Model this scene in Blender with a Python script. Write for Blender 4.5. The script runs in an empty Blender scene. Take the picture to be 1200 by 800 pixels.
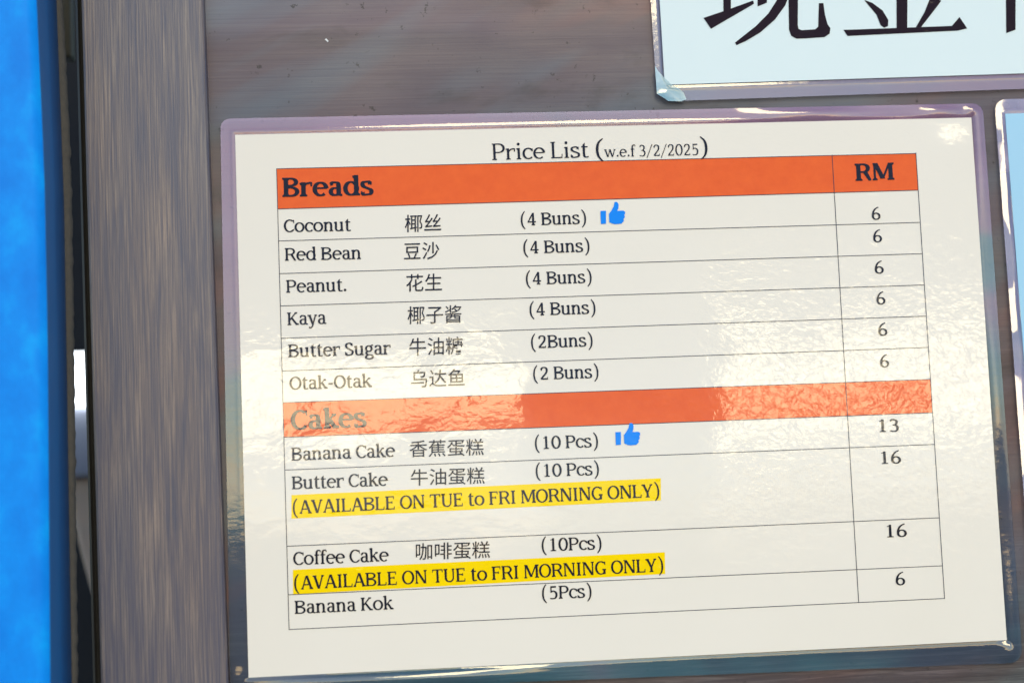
import bpy, bmesh, math, random
from mathutils import Vector, Matrix, noise
random.seed(7)
S = bpy.context.scene
COL = S.collection

# ================================================================= camera, sky, sun, exposure
CAM = Vector((-0.08755, -0.60014, -0.03354))
ROT = Matrix(((0.996676, 0.033721, -0.074167), (-0.070831, -0.091194, -0.993311), (-0.040259, 0.995262, -0.088502)))
FPX = 1800.0                                   # focal length for a picture 1200 wide
cd = bpy.data.cameras.new('camera'); cam = bpy.data.objects.new('camera', cd); COL.objects.link(cam)
cam.matrix_world = Matrix.Translation(CAM) @ ROT.to_4x4()
cd.sensor_width = 36; cd.lens = 54; cd.clip_start = 0.01; cd.clip_end = 100
cd.dof.use_dof = True; cd.dof.focus_distance = 0.612; cd.dof.aperture_fstop = 6.3
S.camera = cam

SUN_EL, SUN_AZ = 24.0, 7.3                      # low sun behind the viewer, a little to the right
w = bpy.data.worlds.new('World'); S.world = w; w.use_nodes = True
nt = w.node_tree; bg = nt.nodes['Background']
sky = nt.nodes.new('ShaderNodeTexSky'); sky.sky_type = 'NISHITA'; sky.sun_disc = False
sky.sun_elevation = math.radians(SUN_EL); sky.sun_rotation = math.radians(180 - SUN_AZ)
sky.air_density = 1.0; sky.dust_density = 0.3; sky.ozone_density = 1.6
nt.links.new(sky.outputs[0], bg.inputs[0]); bg.inputs[1].default_value = 0.12
sd = bpy.data.lights.new('sun', 'SUN'); sd.energy = 0.5; sd.angle = math.radians(16); sd.color = (1.0, 0.82, 0.46)
sun = bpy.data.objects.new('sun', sd); COL.objects.link(sun)
el, az = math.radians(SUN_EL), math.radians(SUN_AZ)
to_sun = Vector((math.sin(az)*math.cos(el), -math.cos(az)*math.cos(el), math.sin(el)))
sun.rotation_euler = to_sun.to_track_quat('Z', 'Y').to_euler()
S.view_settings.view_transform = 'Standard'; S.view_settings.look = 'None'
S.view_settings.gamma = 1; S.view_settings.exposure = 1.2

def at(u, v, y=0.0):
    """the place in the scene where the wall layer at depth y carries the point measured at (u, v) on the photograph"""
    d = ROT @ Vector((u-600, -(v-400), -FPX)); k = (y-CAM.y)/d.y
    p = CAM + d*k; return p.x, p.z

# ================================================================= helpers
def link(name, me, mat=None, parent=None, smooth_=False):
    if mat: me.materials.append(mat)
    o = bpy.data.objects.new(name, me); COL.objects.link(o)
    if parent is not None: o.parent = parent
    if smooth_:
        for p in me.polygons: p.use_smooth = True
    return o

def thing(name, label, cat, loc):
    o = bpy.data.objects.new(name, None); COL.objects.link(o); o.location = loc; o.empty_display_size = .02
    o['label'] = label; o['category'] = cat
    return o

def mesh(name, V, F, mat, root=None, parent=None, smooth_=False):
    """V in scene coordinates; stored relative to the thing's base"""
    off = Vector(root.location) if root is not None else Vector((0, 0, 0))
    me = bpy.data.meshes.new(name); me.from_pydata([tuple(Vector(v)-off) for v in V], [], F); me.update()
    return link(name, me, mat, parent if parent is not None else root, smooth_)

def box(name, x0, x1, y0, y1, z0, z1, mat, root=None, parent=None, bev=0):
    V = [(x, y, z) for x in (x0, x1) for y in (y0, y1) for z in (z0, z1)]
    F = [(0, 1, 3, 2), (4, 6, 7, 5), (0, 4, 5, 1), (2, 3, 7, 6), (0, 2, 6, 4), (1, 5, 7, 3)]
    o = mesh(name, V, F, mat, root, parent)
    if bev:
        bm = bmesh.new(); bm.from_mesh(o.data); bmesh.ops.bevel(bm, geom=bm.edges[:], offset=bev, segments=3, profile=.5, affect='EDGES')
        bm.to_mesh(o.data); bm.free()
        for p in o.data.polygons: p.use_smooth = True
        o.data.set_sharp_from_angle(angle=math.radians(50))
    return o

def slab(name, pts, y0, y1, mat, root=None, parent=None):
    """prism: outline pts (x, z) between depths y0 (front) and y1 (back)"""
    n = len(pts)
    V = [(x, y0, z) for x, z in pts] + [(x, y1, z) for x, z in pts]
    F = [tuple(range(n)), tuple(range(2*n-1, n-1, -1))] + [(i, i+n, (i+1) % n+n, (i+1) % n) for i in range(n)]
    o = mesh(name, V, F, mat, root, parent)
    bm = bmesh.new(); bm.from_mesh(o.data); bmesh.ops.recalc_face_normals(bm, faces=bm.faces); bm.to_mesh(o.data); bm.free()
    return o

# ---- node helpers
class NT:
    def __init__(s, name):
        s.m = bpy.data.materials.new(name); s.m.use_nodes = True; s.t = s.m.node_tree; s.b = s.t.nodes['Principled BSDF']
        s.out = s.t.nodes['Material Output']
    def n(s, typ, **k):
        x = s.t.nodes.new(typ)
        for a, b in k.items():
            if a.startswith('i_'): x.inputs[a[2:]].default_value = b
            else: setattr(x, a, b)
        return x
    def l(s, a, b): s.t.links.new(a, b)
    def math(s, op, a, b=None, c=None):
        x = s.n('ShaderNodeMath', operation=op)
        for i, v in enumerate((a, b, c)):
            if v is None: continue
            if isinstance(v, (int, float)): x.inputs[i].default_value = v
            else: s.l(v, x.inputs[i])
        return x.outputs[0]
    def coords(s): return s.n('ShaderNodeTexCoord').outputs['Object']
    def mapped(s, sc, loc=(0, 0, 0)):
        m = s.n('ShaderNodeMapping'); m.inputs['Scale'].default_value = sc; m.inputs['Location'].default_value = loc
        s.l(s.coords(), m.inputs['Vector']); return m.outputs[0]
    def noise(s, vec, scale=1.0, detail=4, rough=.55, dist=0):
        x = s.n('ShaderNodeTexNoise'); x.inputs['Scale'].default_value = scale; x.inputs['Detail'].default_value = detail
        x.inputs['Roughness'].default_value = rough; x.inputs['Distortion'].default_value = dist
        s.l(vec, x.inputs['Vector']); return x.outputs['Fac']
    def ramp(s, fac, stops):
        r = s.n('ShaderNodeValToRGB'); e = r.color_ramp.elements
        while len(e) < len(stops): e.new(.5)
        for q, (p, c) in zip(e, stops): q.position = p; q.color = (*c, 1) if len(c) == 3 else c
        s.l(fac, r.inputs['Fac']); return r.outputs['Color']
    def mix(s, fac, a, b, blend='MIX'):
        x = s.n('ShaderNodeMix', data_type='RGBA', blend_type=blend)
        for sock, v in ((x.inputs['Factor'], fac), (x.inputs[6], a), (x.inputs[7], b)):
            if isinstance(v, (int, float)): sock.default_value = v
            elif isinstance(v, tuple): sock.default_value = (*v, 1)
            else: s.l(v, sock)
        return x.outputs[2]
    def bump(s, h, dist, strength=1.0, normal=None):
        x = s.n('ShaderNodeBump'); x.inputs['Distance'].default_value = dist; x.inputs['Strength'].default_value = strength
        s.l(h, x.inputs['Height'])
        if normal is not None: s.l(normal, x.inputs['Normal'])
        return x.outputs[0]

def srgb(r, g, b):
    f = lambda c: (c/255/12.92) if c/255 <= .04045 else ((c/255+.055)/1.055)**2.4
    return f(r), f(g), f(b)

# ---- the clear film of a laminating pouch: gently bowed and finely crinkled
def film_normal(M, kind):
    """kind 'price': the big card is dished across and bowed up and down, so its film mirrors the low sun in two places"""
    g = M.n('ShaderNodeNewGeometry').outputs['Normal']
    sp = M.n('ShaderNodeSeparateXYZ'); M.l(M.coords(), sp.inputs[0]); X, Z = sp.outputs['X'], sp.outputs['Z']
    if kind == 'price':      # local origin: middle of the card's lower edge, 0.115 below its centre
        tx = M.math('MULTIPLY', M.math('ADD', X, .010), -0.82)                       # radians per metre
        wob = M.math('MULTIPLY', M.math('SUBTRACT', M.noise(M.mapped((16, 16, 26)), 1, 2), .5), .20)
        side = M.math('DIVIDE', M.math('ADD', M.math('ADD', X, .002), M.math('MULTIPLY', M.math('SUBTRACT', M.noise(M.mapped((24, 24, 24), (2, 7, 1)), 1, 3), .5), .05)), .037)
        hump = M.math('MULTIPLY', M.math('EXPONENT', M.math('MULTIPLY', M.math('POWER', M.math('ABSOLUTE', side), 4), -1)), .34)
        hump = M.math('ADD', hump, M.math('MULTIPLY', M.math('SUBTRACT', M.noise(M.mapped((34, 34, 60), (9, 9, 9)), 1, 3), .5), .34))
        tx = M.math('ADD', tx, hump)
        corner = M.math('ADD', M.math('POWER', M.math('DIVIDE', M.math('SUBTRACT', X, .140), .010), 2), M.math('POWER', M.math('DIVIDE', M.math('SUBTRACT', Z, .214), .006), 2))
        corner = M.math('MULTIPLY', M.math('EXPONENT', M.math('MULTIPLY', corner, -1)), -.46)
        tz = M.math('ADD', M.math('MULTIPLY', M.math('SUBTRACT', Z, .113), 3.6), .177)
        tz = M.math('ADD', tz, M.math('ADD', wob, corner))
    else:
        tx = M.math('MULTIPLY', M.math('SUBTRACT', M.noise(M.mapped((18, 18, 18)), 1, 2), .5), .08)
        tz = M.math('ADD', M.math('MULTIPLY', M.math('SUBTRACT', M.noise(M.mapped((20, 20, 20), (5, 5, 5)), 1, 2), .5), .06), -.30)
    c = M.n('ShaderNodeCombineXYZ'); M.l(tx, c.inputs[0]); M.l(tz, c.inputs[2])
    a = M.n('ShaderNodeVectorMath', operation='ADD'); M.l(g, a.inputs[0]); M.l(c.outputs[0], a.inputs[1])
    nn = M.n('ShaderNodeVectorMath', operation='NORMALIZE'); M.l(a.outputs[0], nn.inputs[0])
    fine = 1.1
    if kind == 'price':       # the right half of the film is puckered like leather, the left half is smoother
        mr = M.n('ShaderNodeMapRange'); M.l(X, mr.inputs[0]); mr.inputs[1].default_value = -.05; mr.inputs[2].default_value = .06; mr.inputs[3].default_value = .8; mr.inputs[4].default_value = 2.2
        fine = mr.outputs[0]
    h = M.math('ADD', M.math('MULTIPLY', M.noise(M.mapped((300, 300, 360)), 1, 3, .5, .9), fine), M.math('MULTIPLY', M.noise(M.mapped((70, 70, 110), (3, 3, 3)), 1, 2, .5, .8), 2.0))
    return M.bump(h, CRINKLE, 1.0, nn.outputs[0])
CRINKLE = 0.00015

def printed(name, col, kind='price', rough=.6, var=None):
    """ink or paper seen through the pouch's glossy film"""
    M = NT(name); b = M.b
    if var:
        f = M.noise(M.mapped((var[1],)*3), 1, 4)
        M.l(M.mix(f, col, var[0]), b.inputs['Base Color'])
    else: b.inputs['Base Color'].default_value = (*col, 1)
    b.inputs['Roughness'].default_value = rough; b.inputs['Specular IOR Level'].default_value = .0
    b.inputs['Coat Weight'].default_value = 1; b.inputs['Coat Roughness'].default_value = .10; b.inputs['Coat IOR'].default_value = 1.35
    M.l(film_normal(M, kind), b.inputs['Coat Normal'])
    return M.m

def film(name, kind, cols, milk=.34, sc=9.0, gloss=.07, tilt=None):
    """empty rim of the pouch: see-through, slightly milky, glossy on top"""
    M = NT(name)
    f = M.noise(M.mapped((sc*.8, sc, sc*1.3), (1.7, 0, .4)), 1, 3, .5, .5)
    if kind == 'price':       # reflections painted into the tint, lilac at the top to blue-green lower down
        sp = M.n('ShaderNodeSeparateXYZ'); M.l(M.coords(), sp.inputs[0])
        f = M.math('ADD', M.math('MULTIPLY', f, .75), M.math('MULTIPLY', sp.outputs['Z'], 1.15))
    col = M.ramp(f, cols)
    tr = M.n('ShaderNodeBsdfTransparent'); tr.inputs[0].default_value = (.9, .9, .92, 1)
    df = M.n('ShaderNodeBsdfDiffuse'); M.l(col, df.inputs[0])
    gl = M.n('ShaderNodeBsdfGlossy'); gl.inputs['Roughness'].default_value = gloss
    h = M.noise(M.mapped((130, 130, 160)), 1, 3)
    base = None
    if tilt:                  # slack film leaning off the flat, more in some places than others
        a = M.n('ShaderNodeVectorMath', operation='ADD'); M.l(M.n('ShaderNodeNewGeometry').outputs['Normal'], a.inputs[0])
        cv = M.n('ShaderNodeVectorMath', operation='SCALE'); cv.inputs[0].default_value = (tilt[0], 0, tilt[1])
        M.l(M.ramp(M.noise(M.mapped((40, 40, 26), (4, 4, 4)), 1, 2), [(.40, (.1,)*3), (.58, (1.2,)*3)]), cv.inputs['Scale'])
        M.l(cv.outputs[0], a.inputs[1])
        nn = M.n('ShaderNodeVectorMath', operation='NORMALIZE'); M.l(a.outputs[0], nn.inputs[0]); base = nn.outputs[0]
    bn = M.bump(h, .00006, 1.0, base); M.l(bn, gl.inputs['Normal'])
    m1 = M.n('ShaderNodeMixShader'); m1.inputs[0].default_value = milk; M.l(tr.outputs[0], m1.inputs[1]); M.l(df.outputs[0], m1.inputs[2])
    fr = M.n('ShaderNodeFresnel'); fr.inputs['IOR'].default_value = 1.5
    m2 = M.n('ShaderNodeMixShader'); M.l(M.math('MULTIPLY', fr.outputs[0], 1.8), m2.inputs[0]); M.l(m1.outputs[0], m2.inputs[1]); M.l(gl.outputs[0], m2.inputs[2])
    M.l(m2.outputs[0], M.out.inputs['Surface']); M.t.nodes.remove(M.b)
    return M.m
# ---------------------------------------------------------------- hand drawn serif letters
class Face:
    def __init__(s, S, T, F, L, xh, cap, asc, track=0):
        s.S, s.T, s.F, s.L, s.xh, s.cap, s.asc, s.track = S, T, F, L, xh, cap, asc, track
        s.cache = {}

def smooth(pts, n=7):
    """Catmull-Rom through the points"""
    out = []
    P = [pts[0]] + list(pts) + [pts[-1]]
    for i in range(1, len(P) - 2):
        p0, p1, p2, p3 = P[i-1], P[i], P[i+1], P[i+2]
        for k in range(n):
            t = k / n
            out.append(tuple(0.5*((2*p1[a]) + (-p0[a]+p2[a])*t + (2*p0[a]-5*p1[a]+4*p2[a]-p3[a])*t*t
                                  + (-p0[a]+3*p1[a]-3*p2[a]+p3[a])*t**3) for a in (0, 1)))
    out.append(tuple(pts[-1]))
    return out

def arc(cx, cy, rx, ry, a0, a1, n=None):
    n = n or max(6, int(abs(a1-a0)/14))
    return [(cx + rx*math.cos(math.radians(a0+(a1-a0)*k/n)), cy + ry*math.sin(math.radians(a0+(a1-a0)*k/n))) for k in range(n+1)]

def ribbon(f, pts, taper=None, w=None):
    """quads along a centre line, thick on the uprights and thin on the levels"""
    N = len(pts); L = []; R = []
    for i, p in enumerate(pts):
        a = pts[max(0, i-1)]; b = pts[min(N-1, i+1)]
        if N > 3 and abs(pts[0][0]-pts[-1][0]) + abs(pts[0][1]-pts[-1][1]) < 1:      # closed ring
            a = pts[i-1] if i > 0 else pts[-2]; b = pts[i+1] if i < N-1 else pts[1]
        dx, dy = b[0]-a[0], b[1]-a[1]; l = math.hypot(dx, dy) or 1
        dx /= l; dy /= l
        hw = (w/2 if w else (f.T + (f.S-f.T)*abs(dy)**1.4)/2)
        if taper: hw *= taper[0] + (taper[1]-taper[0])*i/(N-1)
        L.append((p[0]-dy*hw, p[1]+dx*hw)); R.append((p[0]+dy*hw, p[1]-dx*hw))
    return [t for i in range(N-1) for t in ([L[i], L[i+1], R[i+1]], [L[i], R[i+1], R[i]])]

def rect(x0, y0, x1, y1): return [[(x0, y0), (x1, y0), (x1, y1), (x0, y1)]]
def disc(x, y, r): return [arc(x, y, r, r, 0, 348, 12)]

def serif(f, x, y, up, l=None, r=None, w=None):
    """slab foot (up=False: foot at y, up=True: head whose top is y)"""
    l = f.L if l is None else l; r = f.L if r is None else r; w = (w or f.S)/2
    s = -1 if up else 1
    b = f.F*0.75
    return [[(x-w-l, y), (x+w+r, y), (x+w+r, y+s*f.F), (x+w+(b if r > 0 else 0)*.6, y+s*(f.F+b*.25)), (x+w, y+s*(f.F+b)),
             (x-w, y+s*(f.F+b)), (x-w-(b if l > 0 else 0)*.6, y+s*(f.F+b*.25)), (x-w-l, y+s*f.F)]]

def stem(f, x, y0, y1, foot=True, head=True, flag=False, w=None):
    w2 = (w or f.S)/2
    o = rect(x-w2, y0, x+w2, y1)
    if foot: o += serif(f, x, y0, False, w=w)
    if head: o += serif(f, x, y1, True, w=w)
    if flag: o += [[(x+w2, y1), (x+w2, y1-f.F*1.8), (x-w2, y1-f.F*2.1), (x-w2-f.L, y1-f.F*1.25), (x-w2-f.L, y1-f.F*.35)]]
    return o

def diag(x0, y0, x1, y1, w):
    return [[(x0-w/2, y0), (x0+w/2, y0), (x1+w/2, y1), (x1-w/2, y1)]]

def glyph(f, ch):
    S, T, F, L, X, C, A = f.S, f.T, f.F, f.L, f.xh, f.cap, f.asc
    o = []; s2 = S/2; m = L+S/2+18        # x of a left stem
    rib = lambda pts, **k: ribbon(f, pts, **k)
    if ch == ' ': return [], 225
    if ch == '.': return disc(115, 50+S*.08, S*.62), 235
    if ch == '-': return rect(45, X*.48-T*.6, 290, X*.48+T*.7), 335
    if ch == '/': return diag(20, -110, 400, A+10, T*1.25), 420
    if ch in '()':
        pts = smooth([(285, A+55), (150, 560), (105, 280), (150, 0), (285, -190)])
        N = len(pts); tp = ribbon(f, pts, taper=(1, 1))
        # swelling in the middle
        L_ = []; 
        for i in range(N-1):
            q = []
            for (p, j) in ((0, i), (1, i+1)):
                a = pts[max(0, j-1)]; b = pts[min(N-1, j+1)]; d = math.hypot(b[0]-a[0], b[1]-a[1])
                nx, ny = -(b[1]-a[1])/d, (b[0]-a[0])/d; h = (T*.8+(S-T)*.9*math.sin(math.pi*j/(N-1)))/2
                q.append(((pts[j][0]+nx*h, pts[j][1]+ny*h), (pts[j][0]-nx*h, pts[j][1]-ny*h)))
            L_.append([q[0][0], q[1][0], q[1][1], q[0][1]])
        if ch == ')': L_ = [[(390-x, y) for x, y in q] for q in L_]
        return L_, 390
    # ---------------------------------------------------- capitals
    if ch == 'A':
        o += diag(75, 0, 295, C, T*1.25); o += diag(545, 0, 318, C, S*1.12); o += rect(165, C*.3, 455, C*.3+T*1.05)
        o += serif(f, 75, 0, False, w=T, l=L*.85, r=L*1.0); o += serif(f, 545, 0, False, l=L*.9, r=L*.7)
        o += [[(255, C*.93), (255, C+8), (350, C+8), (362, C*.86)]]; return o, 620
    if ch in 'BPR':
        o += stem(f, m, 0, C); ym = C*.50 if ch != 'B' else C*.53
        if ch == 'R' or ch == 'P':
            ym = C*.45 if ch == 'R' else C*.42
        x1 = 420 if ch == 'B' else 430
        o += rib([(m, C-T/2), (270, C-T/2)] + arc(300, (C+ym)/2, x1-300+70, (C-ym)/2-T/2, 90, -90) + [(270, ym+T/2), (m, ym+T/2)])
        if ch == 'B':
            o += rib([(m, ym-T/2), (270, ym-T/2)] + arc(310, ym/2, x1-300+92, ym/2-T/2+2, 90, -90) + [(270, T/2), (m, T/2)]); return o, 600
        if ch == 'R':
            o += [[(300, ym+T*.4), (300+S*1.1, ym+T*.6), (540+S*.35, F), (540+S*.35, 0), (500, 0)]]
            o += [[(500, 0), (600, 0), (600, F*.9), (500, F)]]; return o, 612
        return o, 560
    if ch in 'CG':
        cx = 330; rx = 255; ry = C/2+6-T/2
        o += rib(arc(cx, C/2, rx, ry, 52, 314 if ch == 'C' else 305))
        ex, ey = cx+rx*math.cos(math.radians(52)), C/2+ry*math.sin(math.radians(52))
        o += [[(ex-10, ey+22), (ex+45, C*.965), (ex+45+T*.55, C*.965), (ex+45+T*.55, C*.70), (ex+45, C*.70), (ex+16, ey-18)]]
        if ch == 'C':
            ex, ey = cx+rx*math.cos(math.radians(314)), C/2+ry*math.sin(math.radians(314))
            o += [[(ex-14, ey+16), (ex+14, ey-22), (ex+66, ey+32), (ex+50, ey+52)]]
            return o, 570
        o += stem(f, 505, 20, C*.42, foot=False, head=False); o += serif(f, 505, C*.42, True, l=L*1.2, r=L*.8)
        o += [[(470, 60), (545, 42), (505, 10), (440, 5)]]
        return o, 625
    if ch in 'EF':
        o += stem(f, m, 0, C); xr = 470
        o += rect(m, C-T, xr, C) + [[(xr-T*.9, C), (xr, C), (xr, C-150), (xr-T*.7, C-150)]]
        o += rect(m, C*.49, xr-85, C*.49+T) + rect(xr-85-T*.8, C*.49+T/2-62, xr-85, C*.49+T/2+62)
        if ch == 'E': o += rect(m, 0, xr+20, T) + [[(xr+20-T*.9, 0), (xr+20, 0), (xr+30, 155), (xr+30-T*.7, 155)]]
        return o, 540 if ch == 'E' else 510
    if ch == 'I': return stem(f, 160, 0, C), 322
    if ch == 'K':
        o += stem(f, m, 0, C); o += diag(m+20, C*.38, 490, C-4, T*1.5); o += serif(f, 485, C, True, w=T, l=L*1.1, r=L*1.0)
        o += diag(535, 0, 255, C*.56, S*1.1); o += serif(f, 545, 0, False, l=L*.9, r=L*.6); return o, 632
    if ch == 'L':
        o += stem(f, m, 0, C); o += rect(m, 0, 480, T) + [[(480-T*.9, 0), (480, 0), (492, 170), (492-T*.7, 170)]]; return o, 525
    if ch == 'M':
        o += stem(f, 105, 0, C, head=False, w=T*1.25); o += stem(f, 690, 0, C, head=False); o += serif(f, 700, C, True, l=0, r=L*.9)
        o += diag(140, C, 395, 60, S*1.1) + diag(395, 60, 660, C, T*1.3); o += rect(45, C-F, 170, C) ; o += rect(640, C-F, 720, C)
        return o, 800
    if ch == 'N':
        o += stem(f, 110, 0, C, head=False, w=T*1.25); o += stem(f, 560, 0, C, foot=False, w=T*1.25)
        o += diag(135, C, 545, 0, S*1.15); o += rect(35, C-F, 150, C); return o, 672
    if ch in 'O0':
        cx, rx = (325, 262) if ch == 'O' else (272, 200)
        return rib(arc(cx, C/2, rx, C/2+8-T/2, 0, 360, 32)), (650 if ch == 'O' else 545)
    if ch in 'Ss':
        H = C if ch == 'S' else X; W = 1.0 if ch == 'S' else .86
        a = H/2; r = a/2
        pts = [(395*W, H*.80), (330*W, H*.945), (240*W, H-T/2+4), (120*W, H*.90), (88*W, H*.745), (150*W, H*.60), (270*W, H*.50),
               (400*W, H*.385), (430*W, H*.24), (380*W, H*.09), (240*W, T/2-6), (130*W, H*.045), (75*W, H*.20)]
        o += rib(smooth(pts, 4))
        o += rect(395*W-T*.1, H*.73, 395*W+T*.75, H*.96) + rect(75*W-T*.8, H*.04, 75*W+T*.05, H*.29)
        return o, 500*W+10
    if ch == 'T':
        o += stem(f, 295, 0, C, head=False) + rect(30, C-T, 560, C)
        o += [[(30, C), (30+T*.9, C), (30+T*.5, C-160), (22, C-160)], [(560-T*.9, C), (560, C), (568, C-160), (560-T*.5, C-160)]]; return o, 590
    if ch == 'U':
        o += serif(f, 130, C, True) + serif(f, 520, C, True, w=T)
        o += ribbon(f, [(130, C), (130, 230)] + arc(320, 215, 190, 215+4-T/2, 180, 270) , )
        o += ribbon(f, arc(320, 215, 197, 215+4-T/2, 270, 360) + [(520, 300), (520, C)], w=T*1.3); return o, 642
    if ch == 'V':
        o += diag(95, C, 300, 0, S*1.12) + diag(505, C, 312, 0, T*1.3); o += serif(f, 95, C, True) + serif(f, 508, C, True, w=T, l=L*.9); return o, 600
    if ch == 'Y':
        o += stem(f, 290, 0, C*.46, head=False); o += diag(85, C, 280, C*.38, S*1.1) + diag(492, C, 305, C*.38, T*1.35)
        o += serif(f, 85, C, True, r=L*.9) + serif(f, 492, C, True, w=T); return o, 580
    # ---------------------------------------------------- lower case
    if ch == 'o': return rib(arc(268, X/2, 207, X/2+6-T/2, 0, 360, 28)), 535
    if ch == 'c':
        o += rib(arc(258, X/2, 196, X/2+6-T/2, 48, 316))
        ex, ey = 258+196*math.cos(math.radians(48)), X/2+(X/2)*math.sin(math.radians(48))
        o += [[(ex-20, ey+8), (ex+30, X*.93), (ex+30+T*.5, X*.93), (ex+30+T*.5, X*.68), (ex+5, X*.68)]]; return o, 442
    if ch == 'e':
        o += rib(arc(262, X/2, 200, X/2+6-T/2, 4, 312)); o += rect(90, X*.50, 440+s2*.5, X*.50+T*.95); return o, 500
    if ch == 'a':
        x = 355
        o += ribbon(f, smooth([(88, X*.80), (150, X*.93), (240, X-T/2+4), (330, X*.88), (x, X*.66)], 5))
        o += rect(x-s2, 70, x+s2, X*.68) + rect(70, X*.72, 70+T*.9, X*.92)
        o += ribbon(f, smooth([(x, 105), (375, 40), (420, T*.45), (478, T*.55)], 4), w=T*1.15)
        o += rib([(x, X*.60-T*.3), (270, X*.60-T*.4)] + arc(222, X*.30, 135, X*.30-T/2+5, 78, 282) + smooth([(240, T/2-5), (310, X*.10), (x, X*.22)], 4)); return o, 492
    if ch in 'bd':
        cx = 290
        ring = rib(arc(cx-25, X/2, 195, X/2+6-T/2, 0, 360, 28))
        if ch == 'd': o += ring + stem(f, 440, 0, A, foot=False, head=False, flag=True) + serif(f, 440, 0, False, l=0); return o, 560
    if ch == 'k':
        o += stem(f, m, 0, A, head=False, flag=True); o += diag(m+15, X*.42, 400, X-4, T*1.4); o += serif(f, 395, X, True, w=T, l=L*1.0, r=L*.8)
        o += diag(440, 0, 235, X*.62, S*1.08); o += serif(f, 448, 0, False, l=L*.8, r=L*.6); return o, 522
    if ch in 'nru':
        if ch == 'u':
            o += stem(f, 108, 110, X, foot=False, head=False, flag=True) + stem(f, 408, 0, X, foot=False, head=False, flag=True) + serif(f, 408, 0, False, l=0)
            o += rib([(108, 200), (108, 140)] + arc(225, 140, 117, 140+4-T/2, 180, 270) + smooth([(225, T/2-4), (320, 35), (400, 110)], 4)); return o, 555
        o += stem(f, 115, 0, X, head=False, flag=True)
        if ch == 'r':
            o += ribbon(f, smooth([(125, X*.66), (210, X*.88), (300, X-T*.55), (370, X*.95)], 5), w=T*1.15); o += rect(370-T*.3, X*.70, 370+T*.7, X*1.0); return o, 412
        o += rib(smooth([(130, X*.74), (210, X*.90), (300, X-T/2+3), (385, X*.85), (412, X*.62), (412, X*.4)], 5))
        o += stem(f, 412, 0, X*.5, head=False); return o, 552
    if ch == 'i': return stem(f, 140, 0, X, head=False, flag=True) + disc(132, X+165, S*.62), 275
    if ch == 'f':
        x = 145
        o += stem(f, x, 0, A-150, head=False); o += rib(smooth([(x, A-165), (165, A-60), (240, A-5), (340, A-25)], 5))
        o += rect(320, A-105, 320+T*.8, A-20) + rect(40, X-T, 285, X); return o, 315
    if ch == 't':
        x = 140
        o += rib([(x, X), (x, 130)] + smooth([(x, 130), (165, 35), (235, T*.3), (325, 35)], 4)); o += [[(x-s2, X-10), (x-s2, X+60), (x+s2, X+150), (x+s2, X-10)]]
        o += rect(35, X-T, 305, X); return o, 342
    if ch == 'w':
        o += diag(80, X, 235, 0, S) + diag(385, X, 248, 0, T*1.3) + diag(385, X, 540, 0, S) + diag(700, X, 552, 0, T*1.3)
        o += serif(f, 80, X, True, r=L*.8) + serif(f, 375, X, True, w=T, r=L*.5) + serif(f, 700, X, True, w=T); return o, 775
    if ch == 'y':
        o += diag(80, X, 262, 0, S*1.05) + ribbon(f, smooth([(420, X), (270, 20), (205, -130), (130, -175), (45, -165)], 5), w=T*1.3)
        o += serif(f, 80, X, True) + serif(f, 425, X, True, w=T) + rect(40, -195, 40+T*.8, -110); return o, 505
    if ch == 'g':
        o += rib(arc(225, X*.66, 150, X*.34+4-T/2, 0, 360, 24)); o += ribbon(f, smooth([(320, X*.90), (390, X+8), (455, X-8)], 4), w=T*1.1)
        o += rib(smooth([(130, X*.42), (90, X*.22), (130, X*.07), (260, X*.02), (400, -30), (425, -100), (370, -175), (230, -205), (90, -170), (60, -105), (110, -35), (170, 5)], 4)); return o, 480
    # ---------------------------------------------------- figures
    if ch == '1':
        return stem(f, 285, 0, C, head=False) + [[(285+s2, C), (285+s2, C-70), (285-s2, C-90), (135, C-115), (135, C-80)]] + rect(135, 0, 430, F), 545
    if ch == '2':
        return rib(smooth([(105, C*.78), (170, C*.93), (270, C-T/2+2), (385, C*.90), (415, C*.72), (370, C*.52), (230, C*.28), (100, T*.8)], 5)) + rect(85, 0, 450, T*1.25) + rect(450-T*.3, 0, 450+T*.4, 130) + rect(90, C*.70, 90+T*.9, C*.88), 545
    if ch == '3':
        return (rib(smooth([(110, C*.85), (190, C*.96), (280, C-T/2+4), (385, C*.88), (395, C*.70), (330, C*.56), (220, C*.52)], 5))
                + rib(smooth([(220, C*.52), (350, C*.50), (430, C*.36), (420, C*.16), (330, C*.03), (200, T/2-6), (85, C*.07)], 5)), 545)
    if ch == '4':
        return stem(f, 345, 0, C, head=False) + ribbon(f, [(335, C-10), (60, C*.27)], w=T*1.2) + rect(40, C*.235, 490, C*.235+T*1.15), 545
    if ch == '5':
        return (rect(125, C-T*1.5, 425, C) + rect(125, C*.50, 125+T*1.1, C)
                + rib(smooth([(130, C*.52), (230, C*.61), (340, C*.58), (425, C*.44), (430, C*.24), (360, C*.06), (220, T/2-6), (90, C*.06)], 5)), 545)
    if ch == '6':
        return (rib(arc(278, C*.29, 178, C*.29+6-T/2, 0, 360, 26))
                + rib(smooth([(100, C*.30), (115, C*.55), (190, C*.80), (300, C*.95), (425, C*1.03)], 5), taper=(1, .8)), 545)
    return rect(50, 0, 300, 300), 350

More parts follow.
